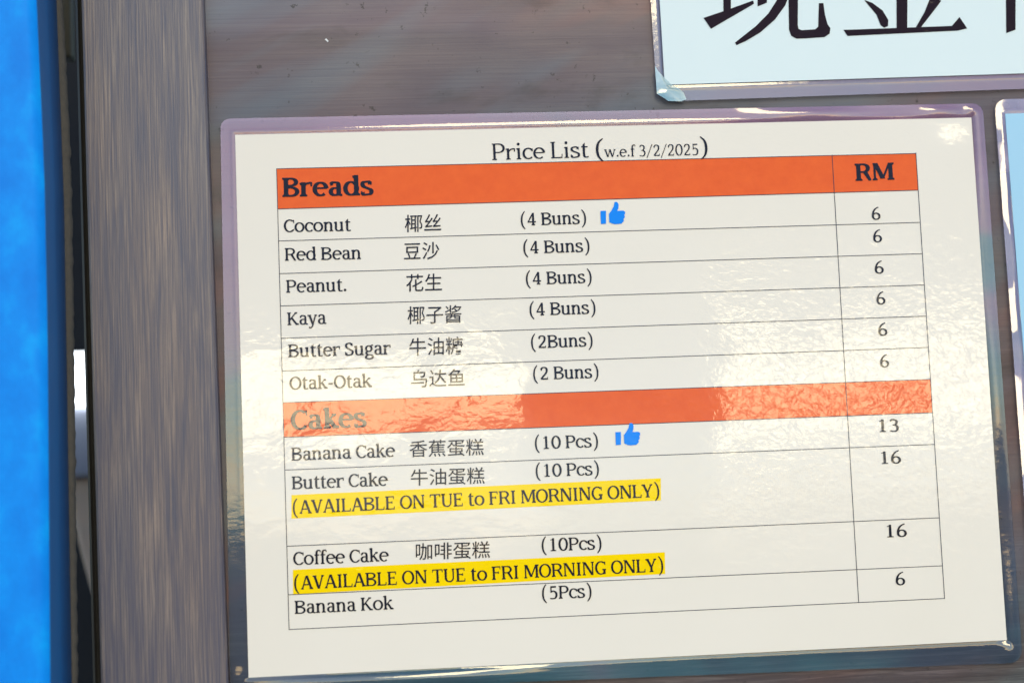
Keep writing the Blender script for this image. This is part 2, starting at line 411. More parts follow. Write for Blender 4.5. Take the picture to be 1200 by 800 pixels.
def text_tris(f, s):
    """union of the outlines, as (verts, tris) in em/1000, plus ink extent"""
    from mathutils.geometry import delaunay_2d_cdt
    V = []; Fc = []; x = 0
    for ch in s:
        if ch not in f.cache:
            polys, adv = glyph(f, ch)
            vs = []; fs = []
            for p in polys:
                area = sum(p[i][0]*p[(i+1) % len(p)][1]-p[(i+1) % len(p)][0]*p[i][1] for i in range(len(p)))
                if abs(area) < 1: continue
                q = p if area > 0 else p[::-1]
                fs.append(list(range(len(vs), len(vs)+len(q)))); vs += [Vector(v) for v in q]
            if fs:
                r = delaunay_2d_cdt(vs, [], fs, 1, 0.01)
                tris = [t for t, org in zip(r[2], r[5]) if len(org)]
                f.cache[ch] = ([tuple(v) for v in r[0]], tris, adv)
            else: f.cache[ch] = ([], [], adv)
        vs, ts, adv = f.cache[ch]
        b = len(V); V += [(a+x, c) for a, c in vs]; Fc += [tuple(i+b for i in t) for t in ts]
        x += adv + f.track
    return V, Fc

CAMBRIA = Face(114, 56, 48, 44, 502, 667, 715)
BOLDF = Face(158, 66, 56, 50, 500, 667, 715, 24)
ROMAN = Face(96, 44, 32, 48, 450, 662, 683)

# ================================================================= materials
def mat_post():
    M = NT('wood_grain_laminate_grey')
    st = M.noise(M.mapped((1500, 1500, 30)), 1, 3, .6, .4)
    st2 = M.noise(M.mapped((120, 120, 14), (2, 2, 2)), 1, 4, .6, .8)
    big = M.noise(M.mapped((30, 30, 6), (5, 2, 2)), 1, 2)
    spk = M.noise(M.mapped((2500, 2500, 700)), 1, 2)
    v = M.math('ADD', M.math('MULTIPLY', st, .62), M.math('MULTIPLY', st2, .38))
    a = M.ramp(v, [(.36, (.050, .056, .100)), (.46, (.084, .076, .104)), (.54, (.130, .108, .114)), (.66, (.25, .195, .165))])
    b = M.ramp(big, [(.35, (.86, .92, 1.04)), (.62, (1.12, 1.03, .98))])
    c = M.mix(1.0, a, b, 'MULTIPLY')
    c = M.mix(M.math('MULTIPLY', spk, .25), c, (.05, .05, .06))
    M.l(c, M.b.inputs['Base Color']); M.b.inputs['Roughness'].default_value = .42
    M.l(M.bump(st, .00012), M.b.inputs['Normal'])
    return M.m

def mat_wall():
    M = NT('wood_grain_laminate_brown')
    st = M.noise(M.mapped((14, 14, 700)), 1, 4, .65, .5)
    blot = M.noise(M.mapped((16, 16, 30), (1, 1, 4)), 1, 5, .6, .4)
    tone = M.noise(M.mapped((5, 5, 16), (7, 3, 1)), 1, 2, .5, .9)
    a = M.ramp(st, [(.25, (.118, .094, .106)), (.5, (.132, .106, .116)), (.75, (.150, .122, .126))])
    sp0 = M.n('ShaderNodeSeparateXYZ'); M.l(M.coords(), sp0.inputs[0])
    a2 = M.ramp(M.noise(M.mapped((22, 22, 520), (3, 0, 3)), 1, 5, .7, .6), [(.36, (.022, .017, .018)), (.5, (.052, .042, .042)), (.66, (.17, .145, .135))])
    low = M.ramp(M.math('ADD', sp0.outputs['Z'], 1.0), [(.860, (1, 1, 1)), (.925, (0, 0, 0))])      # lack of reflection low down painted as darker tone, with coarser grain
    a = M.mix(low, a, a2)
    b = M.ramp(tone, [(.34, (.88, .98, 1.08)), (.45, (1.0, .97, 1.05)), (.55, (1.03, 1.0, .96)), (.64, (1.16, 1.0, .92))])
    sp = M.n('ShaderNodeSeparateXYZ'); M.l(M.coords(), sp.inputs[0])
    hi = M.ramp(M.math('ADD', sp.outputs['Z'], M.math('MULTIPLY', M.noise(M.mapped((8, 8, 60)), 1, 3), .012)), [(.150, (.86, .85, .86)), (.1535, (1.14, 1.10, 1.10))])
    b = M.mix(1.0, b, hi, 'MULTIPLY')
    r0 = M.n('ShaderNodeMapping'); r0.inputs['Rotation'].default_value = (0, math.radians(27), 0); M.l(M.coords(), r0.inputs['Vector'])
    rot = M.n('ShaderNodeMapping'); rot.inputs['Scale'].default_value = (5, 5, 32); rot.inputs['Location'].default_value = (0, 0, .35); M.l(r0.outputs[0], rot.inputs['Vector'])
    sheen_tint = M.ramp(M.noise(rot.outputs[0], 1, 2, .5, .3), [(.33, (1.45, 1.02, .90)), (.43, (1, 1, 1)), (.50, (1, 1, 1)), (.62, (1.0, 1.42, 1.48))])
    b = M.mix(.8, b, sheen_tint, 'MULTIPLY')      # slanting teal and orange reflection streaks, painted into the laminate's colour
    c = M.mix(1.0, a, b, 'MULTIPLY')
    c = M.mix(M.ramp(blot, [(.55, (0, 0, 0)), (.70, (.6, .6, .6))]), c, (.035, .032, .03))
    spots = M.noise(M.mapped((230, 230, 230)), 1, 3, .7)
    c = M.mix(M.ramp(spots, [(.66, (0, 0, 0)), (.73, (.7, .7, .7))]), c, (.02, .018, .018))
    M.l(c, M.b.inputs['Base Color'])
    M.l(M.ramp(M.noise(M.mapped((12, 12, 24), (3, 0, 0)), 1, 4), [(.35, (.34,)*3), (.65, (.52,)*3)]), M.b.inputs['Roughness'])
    M.l(M.bump(st, .00010), M.b.inputs['Normal'])
    M.b.inputs['Specular IOR Level'].default_value = .25
    return M.m

def mat_blue():
    M = NT('bright_blue_paint')
    f = M.noise(M.mapped((80, 80, 55)), 1, 5, .65)
    M.l(M.ramp(f, [(.35, (.0, .205, .74)), (.55, (.0, .25, .82)), (.72, (.0, .33, .88))]), M.b.inputs['Base Color'])
    M.b.inputs['Roughness'].default_value = .5; M.b.inputs['Specular IOR Level'].default_value = .12
    M.l(M.bump(M.noise(M.mapped((300,)*3), 1, 3), .0001), M.b.inputs['Normal'])
    return M.m

def mat_plain(name, c1, c2=None, scale=60, rough=.6, emit=None, bump=0):
    M = NT(name); c2 = c2 or tuple(x*.8 for x in c1)
    f = M.noise(M.mapped((scale,)*3), 1, 4)
    M.l(M.mix(f, c1, c2), M.b.inputs['Base Color']); M.b.inputs['Roughness'].default_value = rough
    if bump: M.l(M.bump(f, bump), M.b.inputs['Normal'])
    if emit:
        M.b.inputs['Emission Color'].default_value = (*emit[0], 1); M.b.inputs['Emission Strength'].default_value = emit[1]
    return M.m

POST, WALL, BLUE = mat_post(), mat_wall(), mat_blue()
BLUE_SHADED = mat_plain('dark_blue_enamel', (.0, .115, .34), (.0, .15, .42), 60, .4)  # same blue on the panel's side, its shade put in as darker colour
BRUSH = mat_plain('brown_grey_fibre', (.10, .085, .065), (.05, .045, .04), 400, .9, bump=.0003)
RUBBER = mat_plain('black_rubber', (.012, .012, .012), (.025, .024, .022), 200, .5)
PAPER = printed('cream_paper', (.83, .775, .695), var=((.785, .73, .64), 14))
ORANGE = printed('orange_print', (.86, .150, .028), var=((.74, .105, .022), 220))
YELLOW = printed('yellow_highlight', (.97, .69, .0), var=((.93, .64, .0), 60))
INK = printed('black_ink', (.017, .018, .028))
LINEINK = printed('table_rule_ink', (.04, .05, .075))
ICON = printed('blue_icon_ink', (.01, .24, .87))
BPAPER = printed('pale_blue_paper', (.72, .82, .84), 'flat', var=((.69, .80, .83), 25))
BPAPER2 = printed('sky_blue_paper', (.36, .66, .84), 'flat', var=((.40, .62, .82), 25))
BINK = printed('bold_character_ink', (.022, .014, .022), 'flat')
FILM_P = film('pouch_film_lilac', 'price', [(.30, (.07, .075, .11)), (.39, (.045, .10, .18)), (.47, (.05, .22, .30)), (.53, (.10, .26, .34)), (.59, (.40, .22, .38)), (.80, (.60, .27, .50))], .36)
FILM_B = film('pouch_film_blue', 'flat', [(.35, (.16, .20, .38)), (.5, (.30, .30, .48)), (.68, (.48, .30, .46))], .36)  # blue and violet of these smaller rims stand for reflections as well
FILM_C = film('pouch_film_violet', 'flat', [(.35, (.20, .26, .50)), (.52, (.38, .34, .58)), (.66, (.72, .58, .78))], .42, 22, tilt=(-.13, .15))
CURL = film('curled_film', 'flat', [(.40, (.25, .50, .60)), (.60, (.60, .82, .88))], .6, 60, .12)

# ================================================================= large structure
WY = 0.0026                                    # the wall's face lies 2.6 mm behind the cards
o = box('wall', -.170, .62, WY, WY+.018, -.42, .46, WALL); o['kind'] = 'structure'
chip = mat_plain('chipped_white', (.7, .72, .75), rough=.4)
cx, cz = at(383, 48, WY)
ch = slab('paint_chip', [(cx-.0008, cz+.0005), (cx-.0002, cz+.0009), (cx+.0007, cz-.0002), (cx+.0003, cz-.0006)], WY-.0002, WY+.001, chip, None, o)

gm = mat_plain('dark_paving', (.10, .098, .095), (.075, .073, .070), 3, .85)
o = mesh('ground', [(-40, -60, -1.35), (40, -60, -1.35), (40, 20, -1.35), (-40, 20, -1.35)], [(0, 1, 2, 3)], gm); o['kind'] = 'structure'  # unseen ground, added so the lower film margins reflect something dark

PY = -0.004
def line_x(p, q, y, z):
    (x0, z0), (x1, z1) = at(*p, y), at(*q, y); return x0+(x1-x0)*(z-z0)/(z1-z0)
ZB, ZT = -.42, .46
base = Vector((-.18, WY, ZB))
post = thing('wooden_post', 'upright grey-brown wood grain trim board between the blue panel and the price list', 'trim board', base)
zs = [ZB+(ZT-ZB)*i/24 for i in range(25)]
V = []; F = []
prof = [(0, .016), (0, .0008), (.0008, 0), (None, 0), (None, .0008), (None, .016)]
for z in zs:
    a = line_x((95, 0), (118, 800), PY, z); b = line_x((238, 0), (267, 800), PY, z)
    j = .00018*noise.noise(Vector((3, 1, z*90)))
    V += [(a+j, PY+.018, z), (a+j, PY+.0009, z), (a+j+.0009, PY, z), (b-.0008+j, PY, z), (b+j, PY+.0008, z), (b+j, PY+.018, z)]
for i in range(24):
    for k in range(5): F.append((i*6+k, i*6+k+1, i*6+k+7, i*6+k+6))
F += [tuple(range(5, -1, -1)), tuple(24*6+k for k in range(6))]
mesh('board', V, F, POST, post)
# dark rubber seal set back along the board's left side
V = []; F = []
for z in zs:
    b = line_x((96, 0), (119, 800), PY+.006, z); a = line_x((87, 0), (108, 800), PY+.006, z)
    V += [(a, PY+.024, z), (a, PY+.008, z), (a+.001, PY+.007, z), (a+.0016, PY+.0085, z), (b+.001, PY+.007, z), (b+.001, PY+.024, z)]
for i in range(24):
    for k in range(5): F.append((i*6+k, i*6+k+1, i*6+k+7, i*6+k+6))
mesh('rubber_seal', V, F, RUBBER, post)

# bright blue panel standing proud of the wall at the left
panel = thing('blue_panel', 'bright blue painted metal panel standing proud along the left edge', 'panel', Vector((-.26, 0, ZB)))
def poly_x(pts, y, z):
    P = [at(u, v, y) for u, v in pts]; P.sort(key=lambda p: p[1])
    if z <= P[0][1]: a, b = P[0], P[1]
    elif z >= P[-1][1]: a, b = P[-2], P[-1]
    else:
        for a, b in zip(P, P[1:]):
            if a[1] <= z <= b[1]: break
    return a[0]+(b[0]-a[0])*(z-a[1])/(b[1]-a[1])
FY, BY = -.048, -.012
FE = [(41, 0), (50, 200), (54, 400), (57, 800)]; BE = [(66, 0), (75, 240), (78, 420), (84, 800)]
zz = [ZB+(ZT-ZB)*i/60 for i in range(61)]
V = []; F = []; V2 = []; F2 = []
for z in zz:
    a = poly_x(FE, FY, z); b = poly_x(BE, BY, z)
    V += [(-.36, FY, z), (a-.004, FY, z), (a-.0015, FY+.0006, z), (a, FY+.0025, z)]
    V2 += [(a, FY+.0025, z), (a+(b-a)*.5, (FY+BY)/2, z), (b, BY, z), (-.36, BY, z)]
for i in range(60):
    for k in range(3):
        F.append((i*4+k, i*4+k+1, i*4+k+5, i*4+k+4)); F2.append((i*4+k, i*4+k+1, i*4+k+5, i*4+k+4))
mesh('front_sheet', V, F, BLUE, panel, smooth_=True)
mesh('return_edge', V2, F2, BLUE_SHADED, panel, smooth_=True)
# rough brown fibre seal behind the panel
V = []; F = []
SE = [(73, 0), (81, 150), (84, 240), (87, 450), (91, 800)]
nz = 500
for i in range(nz+1):
    z = ZB+(ZT-ZB)*i/nz
    a = poly_x(BE, BY, z)-.006; b = poly_x(SE, BY+.004, z)+.0005*noise.noise(Vector((z*260, 0, 4)))+.0003*noise.noise(Vector((z*900, 5, 4)))
    V += [(a, BY+.0005, z), (b-.001, BY+.002, z), (b, BY+.005, z), (b-.001, BY+.008, z)]
for i in range(nz):
    for k in range(3): F.append((i*4+k, i*4+k+1, i*4+k+5, i*4+k+4))
mesh('fibre_seal', V, F, BRUSH, panel, smooth_=True)

# what shows through the narrow gap, well behind the wall
BYY = .42
dark = mat_plain('dark_interior', (.010, .010, .012), rough=.8)
o = box('interior_wall', -.50, .10, BYY, BYY+.01, -.5, .55, dark); o['kind'] = 'structure'
def gapbox(name, u0, u1, v0, v1, y0, y1, mat, label, cat, bev=.003):
    x0, z1 = at(u0, v0, y0); x1, z0 = at(u1, v1, y0)
    o = box(name, x0, x1, y0, y1, z0, z1, mat, None, None, bev)
    me = o.data; c = Vector(((x0+x1)/2, y1, z0))
    for v in me.vertices: v.co -= c
    o.location = c; o['label'] = label; o['category'] = cat
    return o
gapbox('lit_window', 60, 120, 413, 474, .255, .265, mat_plain('window_light', (.9, .93, 1), rough=.5, emit=((.90, .96, 1.0), 1.6)), 'small glaring white window seen through the narrow dark gap', 'window', .001)  # white patch whose daylight is put in as emission
gapbox('grey_container', 40, 190, 477, 556, .262, .36, mat_plain('bluish_grey_plastic', (.36, .38, .47), rough=.35), 'blurred bluish grey container just under the white window in the gap', 'container', .004)
gapbox('green_grey_board', 40, 84, -60, 68, .05, .06, mat_plain('green_grey_paint', (.12, .125, .10), rough=.6), 'dull green-grey board at the very top of the narrow gap', 'board', .002)
# brown sack with a slanting lower edge
pts = [at(80, 560, .28), at(150, 552, .28), at(150, 700, .28), at(112, 700, .28), at(96, 640, .28), at(84, 590, .28)]
o = slab('brown_sack', pts, .27, .36, mat_plain('brown_sacking', (.62, .43, .30), (.45, .38, .32), 60, .8))
bm = bmesh.new(); bm.from_mesh(o.data); bmesh.ops.bevel(bm, geom=bm.edges[:], offset=.004, segments=3, profile=.5, affect='EDGES'); bm.to_mesh(o.data); bm.free()
o['label'] = 'blurred brown sack low in the narrow gap under the grey container'; o['category'] = 'sack'

# ================================================================= cards
def norm_outline(corners, radii, n=9):
    """rounded quad, corners in order TL, TR, BR, BL (x, z)"""
    out = []
    for i in range(4):
        p0, p, p1 = Vector(corners[i-1]), Vector(corners[i]), Vector(corners[(i+1) % 4]); r = radii[i]
        a = p+(p0-p).normalized()*r; b = p+(p1-p).normalized()*r
        for k in range(n+1):
            t = k/n; out.append(tuple(a*(1-t)**2+p*2*t*(1-t)+b*t*t))
    res = []
    for i, p in enumerate(out):                # subdivide the long sides
        q = out[(i+1) % len(out)]; d = math.hypot(q[0]-p[0], q[1]-p[1]); m = max(1, int(d/.0022))
        for k in range(m): res.append((p[0]+(q[0]-p[0])*k/m, p[1]+(q[1]-p[1])*k/m))
    return res

def rim(name, outer, paper, mat, root, yf, ridge=.00016, rows=10):
    """film ring from the pouch's edge to the paper's edge; paper = corner list TL, TR, BR, BL"""
    P = [Vector(p) for p in paper]
    def closest(q):
        q = Vector(q); best = None
        for i in range(4):
            a, b = P[i], P[(i+1) % 4]; t = max(0, min(1, (q-a).dot(b-a)/(b-a).length_squared)); c = a+(b-a)*t
            if best is None or (c-q).length < best[0]: best = ((c-q).length, c)
        return best[1]
    V = []; F = []; n = len(outer)
    for q in outer:
        c = closest(q); q = Vector(q)
        for k in range(rows+1):
            t = k/rows; p = q+(c-q)*t
            V.append((p.x, yf(p.x, p.y, t)-ridge*math.exp(-((t-.80)/.10)**2)+ridge*.5*math.exp(-((t-.93)/.05)**2), p.y))
    for i in range(n):
        j = (i+1) % n
        for k in range(rows):
            F.append((i*(rows+1)+k, j*(rows+1)+k, j*(rows+1)+k+1, i*(rows+1)+k+1))
    # turned outer lip gives the edge its thickness
    b = len(V)
    for i in range(n): x, y, z = V[i*(rows+1)]; V.append((x, y+.00035, z))
    for i in range(n):
        j = (i+1) % n; F.append((i*(rows+1), b+i, b+j, j*(rows+1)))
    o = mesh(name, V, F, mat, root, smooth_=True)
    bm = bmesh.new(); bm.from_mesh(o.data); bmesh.ops.remove_doubles(bm, verts=bm.verts, dist=1e-7); bmesh.ops.recalc_face_normals(bm, faces=bm.faces)
    # outward = towards the viewer
    s = sum(f.normal.y*f.calc_area() for f in bm.faces)
    if s > 0: bmesh.ops.reverse_faces(bm, faces=bm.faces)
    bm.to_mesh(o.data); bm.free()
    for p in o.data.polygons: p.use_smooth = True
    o.data.set_sharp_from_angle(angle=math.radians(32))
    return o

LAY = .00008
def flat(name, tris, mat, root, parent, layer, label=None):
    V, F = tris
    o = mesh(name, [(x, -LAY*layer, z) for x, z in V], F, mat, root, parent)
    bm = bmesh.new(); bm.from_mesh(o.data)
    for f in bm.faces:
        if f.normal.y > 0: f.normal_flip()
    bm.to_mesh(o.data); bm.free()
    if label: o['label'] = label
    return o

def polyset(polys):
    V = []; F = []
    for p in polys:
        F.append(tuple(range(len(V), len(V)+len(p)))); V += p
    return V, F

def words(face, s, p0, p1, em_mm, mat, root, parent, label=None, layer=3):
    """printed words whose ink runs from p0 to p1 (measured base line)"""
    V, T = text_tris(face, s)
    a, b = Vector(at(*p0)), Vector(at(*p1))
    x0 = min(v[0] for v in V); x1 = max(v[0] for v in V)
    d = b-a; sx = d.length/(x1-x0); u = d.normalized(); n = Vector((-u.y, u.x)); sy = em_mm/1e6
    P = [tuple(a+u*((x-x0)*sx)+n*(y*sy)) for x, y in V]
    return flat('lettering', (P, T), mat, root, parent, layer, label)

def hanzi(s, x0, y0, x1, y1, mat, root, parent, label=None, slope=-.03):
    """Chinese words filling the measured box: (x0, y0) top left, (x1, y1) bottom right"""
    c = bpy.data.curves.new('lettering', 'FONT'); c.body = s; c.offset = HANZI_OFFSET; c.resolution_u = 3
    t = bpy.data.objects.new('lettering', c); COL.objects.link(t)
    dg = bpy.context.evaluated_depsgraph_get(); me = bpy.data.meshes.new_from_object(t.evaluated_get(dg))
    bpy.data.objects.remove(t); bpy.data.curves.remove(c)
    xs = [v.co.x for v in me.vertices]; ys = [v.co.y for v in me.vertices]
    ax, bx, ay, by = min(xs), max(xs), min(ys), max(ys)
    tilt = slope*(x1-x0)
    bl = Vector(at(x0, y1-tilt)); br = Vector(at(x1, y1)); tl = Vector(at(x0, y0)); tl = bl+(tl-bl)
    u = (br-bl)/(bx-ax); n = (tl-bl)/(by-ay)
    P = [tuple(bl+u*(v.co.x-ax)+n*(v.co.y-ay)) for v in me.vertices]; T = [tuple(p.vertices) for p in me.polygons]
    bpy.data.meshes.remove(me)
    return flat('lettering', (P, T), mat, root, parent, 3, label)
HANZI_OFFSET = 0.002

# ---------------------------------------------------------------- the price list
pl = thing('laminated_price_list', 'cream laminated price list for breads and cakes with orange header bands', 'price list', Vector((0, WY, -.115)))
PC = [(-.1485, .105), (.1485, .105), (.1485, -.105), (-.1485, -.105)]
V, Fq = PC, [(0, 1, 2, 3)]
paper = slab('paper', PC, 0, .0003, PAPER, pl)
def price_y(x, z, t):
    y = .0005-.0001*(1-t)
    y += .00012*noise.noise(Vector((x*22, z*22, 1)))*(1-t*.8)
    # slack, rippled film along the top right and along the bottom
    if z > .103: y += -(.0009*math.exp(-((x-.082)/.022)**2)+.0008*math.exp(-((x-.136)/.008)**2))*math.sin(math.pi*t)
    if z < -.103: y += -.0012*math.exp(-((x+.09)/.05)**2)*math.sin(math.pi*min(1, t*1.1))
    if x > .147: y += -.0007*math.sin(math.pi*t)*(1+.7*math.sin(z*60+2))
    return y
oc = [at(258, 139), at(1152, 121), at(1199, 776), at(270, 812)]
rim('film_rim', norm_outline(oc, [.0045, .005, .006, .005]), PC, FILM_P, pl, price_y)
# table
XL, XR, XD = -.1327, .1244, .0900
xd = (at(976, 183)[0]+at(1005, 703)[0])/2
rows = [((323, 198), (1074, 180)), ((326, 245), (1075, 223)), ((327, 282.4), (1077, 260.7)), ((328.5, 320.6), (1079, 297.3)), ((330, 358.4), (1081, 333.9)),
        ((331, 396.2), (1083, 370.4)), ((332.5, 434.4), (1085, 407)), ((333.5, 471.6), (1087, 444.4)), ((335, 512), (1090, 483.4)),
        ((336, 550.3), (1093, 520.4)), ((337, 639.5), (1099, 606.3)), ((338, 696.3), (1104, 662.4)), ((338.5, 737), (1107, 700.6))]
Z = [(at(*a)[1], at(*b)[1]) for a, b in rows]
print('rows', [(round(a*1000, 1), round(b*1000, 1)) for a, b in Z])
def band(i, j, name, mat, label=None):
    return flat(name, ([(XL, Z[i][0]), (XR, Z[i][1]), (XR, Z[j][1]), (XL, Z[j][0])], [(0, 1, 2, 3)]), mat, pl, paper, 1, label)
band(0, 1, 'header_band', ORANGE, 'orange band with the word Breads')
band(7, 8, 'header_band', ORANGE, 'orange band with the word Cakes')
LW = .00013
for a, b in Z:
    flat('table_line', ([(XL-LW, a+LW), (XR+LW, b+LW), (XR+LW, b-LW), (XL-LW, a-LW)], [(0, 1, 2, 3)]), LINEINK, pl, paper, 2)
for x in (XL, xd, XR):
    flat('table_line', ([(x-LW, Z[0][0]), (x+LW, Z[0][0]), (x+LW, Z[-1][0]), (x-LW, Z[-1][0])], [(0, 1, 2, 3)]), LINEINK, pl, paper, 2.4)
for q in ([(341.5, 579.7), (774.4, 560), (774.4, 586), (341.5, 607.3)], [(343.2, 667.2), (779, 646.6), (779.5, 672), (343.5, 695.8)]):
    flat('highlight', ([at(*p) for p in q], [(0, 1, 2, 3)]), YELLOW, pl, paper, 1)

em = 7.45
W = lambda face, s, p0, p1, e, lab=None: words(face, s, p0, p1, e, INK, pl, paper, lab)
W(ROMAN, 'Price List', (577, 187.8), (690, 184.5), 10.0, 'printed title Price List')
W(ROMAN, '(', (698.5, 184), (707.5, 183.8), 10.0); W(ROMAN, 'w.e.f 3/2/2025', (708, 184.3), (818.5, 181.8), 6.9, 'printed date 3/2/2025'); W(ROMAN, ')', (821, 181.5), (829.5, 181.2), 10.0)
W(BOLDF, 'Breads', (331, 231), (438, 228.8), 11.4, 'bold word Breads')
W(BOLDF, 'Cakes', (341, 503.6), (430, 500), 11.4, 'bold word Cakes')
W(BOLDF, 'RM', (1002.5, 212.3), (1048.3, 210.8), 10.6, 'bold letters RM')
for s, a, b in [('Coconut', (332.7, 272.2), (411.3, 270.6)), ('Red Bean', (334, 305.6), (423, 303.6)), ('Peanut.', (335.6, 343), (406, 341)),
                ('Kaya', (337, 381), (382.6, 379.3)), ('Butter Sugar', (338, 418.4), (458, 415)), ('Otak-Otak', (339.4, 456.4), (436, 453.2)),
                ('Banana Cake', (341.7, 539.4), (463.4, 534.8)), ('Butter Cake', (342.3, 573), (454.8, 568.6)),
                ('Coffee Cake', (343.8, 661.8), (455.9, 657)), ('Banana Kok', (345.6, 718.8), (461.3, 713.2))]:
    W(CAMBRIA, s, a, b, em, 'printed words '+s)
for s, a, b in [('(4 Buns)', (610.5, 264.6), (687, 262.2)), ('(4 Buns)', (613.5, 297.4), (691, 295)), ('(4 Buns)', (616.5, 333.8), (693.5, 331.4)),
                ('(4 Buns)', (620.8, 369.9), (698, 367.4)), ('(2Buns)', (622.5, 408.1), (694.7, 405.6)), ('(2 Buns)', (625, 445), (701.5, 442.5)),
                ('(10 Pcs)', (627, 526.2), (701, 523.4)), ('(10 Pcs)', (628, 558.8), (702, 556)), ('(10Pcs)', (635, 645.7), (705, 643)), ('(5Pcs)', (635.4, 701.8), (693.3, 699.4))]:
    W(CAMBRIA, s, a, b, em, 'printed quantity '+s)
W(CAMBRIA, '(AVAILABLE ON TUE to FRI MORNING ONLY)', (343.4, 602), (772.8, 581.8), 7.7, 'upper availability note')
W(CAMBRIA, '(AVAILABLE ON TUE to FRI MORNING ONLY)', (345, 690.6), (777.4, 669), 7.7, 'lower availability note')
for s, a, b in [('6', (1021.9, 257.8), (1032, 257.4)), ('6', (1023.5, 284.1), (1033.8, 283.7)), ('6', (1025.3, 320.7), (1035.8, 320.3)), ('6', (1027.4, 356.8), (1037.8, 356.4)),
                ('6', (1029.5, 393.4), (1040, 393)), ('6', (1031.6, 430.4), (1042, 430)), ('13', (1030.8, 505.9), (1053.5, 505.1)), ('16', (1033.2, 543.3), (1056, 542.5)),
                ('16', (1039.7, 629.2), (1062.8, 628.4)), ('6', (1049.8, 685.3), (1060.8, 684.9))]:
    W(CAMBRIA, s, a, b, 7.4, 'printed price '+s)
for s, x0, y0, x1, y1 in [('椰丝', 474.5, 252, 517, 271), ('豆沙', 473.6, 284.6, 514.8, 303.6), ('花生', 476, 321.5, 518, 340.6), ('椰子酱', 477.6, 359, 540.8, 378),
                          ('牛油糖', 479.6, 396, 542.6, 415), ('乌达鱼', 481.6, 433.5, 544.6, 452), ('香蕉蛋糕', 479.9, 516, 566.8, 533.2), ('牛油蛋糕', 481.4, 549.5, 567.9, 566.6), ('咖啡蛋糕', 487.3, 636, 574.2, 653.5)]:
    hanzi(s, x0, y0, x1, y1, INK, pl, paper, 'printed Chinese words '+s)
# thumbs-up marks
cuff = [(805, 80), (838, 79), (838, 154), (808, 157)]
hand = [(855, 97), (868, 80), (882, 56), (888, 28), (903, 27), (912, 42), (911, 62), (905, 79), (940, 78), (951, 86), (950, 97), (945, 103), (949, 113), (946, 122), (940, 126), (943, 135), (940, 144), (934, 147), (930, 154), (895, 158), (876, 155), (857, 146)]
for dx, dy in ((0, 0), (-17.5, -258.7)):
    f = lambda P: [at(560+x/5+dx, 490+y/5+dy) for x, y in P]
    flat('thumbs_up_mark', polyset([f(cuff), f(hand)]), ICON, pl, paper, 3)

# ---------------------------------------------------------------- the cash notice above
cb = Vector(at(779, 99.7)); ce = Vector(at(1200, 86.3)); u = (ce-cb).normalized(); n = Vector((-u.y, u.x))
c0 = Vector(at(779, 99.7)); 
le = (Vector(at(773.5, 0))-c0).normalized(); le = n
PC2 = [tuple(c0+n*.150), tuple(c0+u*.297+n*.150), tuple(c0+u*.297), tuple(c0)]
cash = thing('laminated_cash_notice', 'pale blue laminated notice with huge bold Chinese characters above the price list', 'notice', Vector((c0.x+.148, WY, c0.y-.006)))
paper2 = slab('paper', PC2, -.0002, .0003, BPAPER, cash)
def cash_y(x, z, t):
    return .0004+.00012*noise.noise(Vector((x*30, z*30, 8)))*(1-t)
# outer edge with a clipped lower left corner
q = [tuple(Vector(PC2[0])-u*.0045+n*.006), tuple(Vector(PC2[1])+u*.006+n*.006), tuple(Vector(PC2[2])+u*.006-n*.006), at(783, 118.5), at(770, 110)]
def outline_n(corners, radii, n_=7):
    out = []
    m = len(corners)
    for i in range(m):
        p0, p, p1 = Vector(corners[i-1]), Vector(corners[i]), Vector(corners[(i+1) % m]); r = radii[i]
        a = p+(p0-p).normalized()*r; b = p+(p1-p).normalized()*r
        for k in range(n_+1):
            t = k/n_; out.append(tuple(a*(1-t)**2+p*2*t*(1-t)+b*t*t))
    res = []
    for i, p in enumerate(out):
        q_ = out[(i+1) % len(out)]; d = math.hypot(q_[0]-p[0], q_[1]-p[1]); mm = max(1, int(d/.0022))
        for k in range(mm): res.append((p[0]+(q_[0]-p[0])*k/mm, p[1]+(q_[1]-p[1])*k/mm))
    return res
rim('film_rim', outline_n(q, [.005, .005, .005, .0006, .0006]), PC2, FILM_B, cash, cash_y)
# the curled, split film at that corner
loop = [(767, 78), (771, 84), (777, 91), (786, 100), (795, 104), (801, 110), (804, 117), (798, 119.5), (783, 119), (776, 115), (769.5, 110.5), (768, 94)]
V = []; F = []
ctr = (782, 106); rings = 6
for k in range(rings+1):
    t = k/rings
    for (a, b) in loop:
        x, z = at(ctr[0]+(a-ctr[0])*t, ctr[1]+(b-ctr[1])*t)
        lift = .0002+.0008*t**2*(.5+.5*math.sin(a*.35+b*.22))
        V.append((x, -.0004-lift, z))
m_ = len(loop)
for k in range(rings):
    for i in range(m_): F.append((k*m_+i, k*m_+(i+1) % m_, (k+1)*m_+(i+1) % m_, (k+1)*m_+i))
mesh('curled_corner', V, F, CURL, cash, smooth_=True)
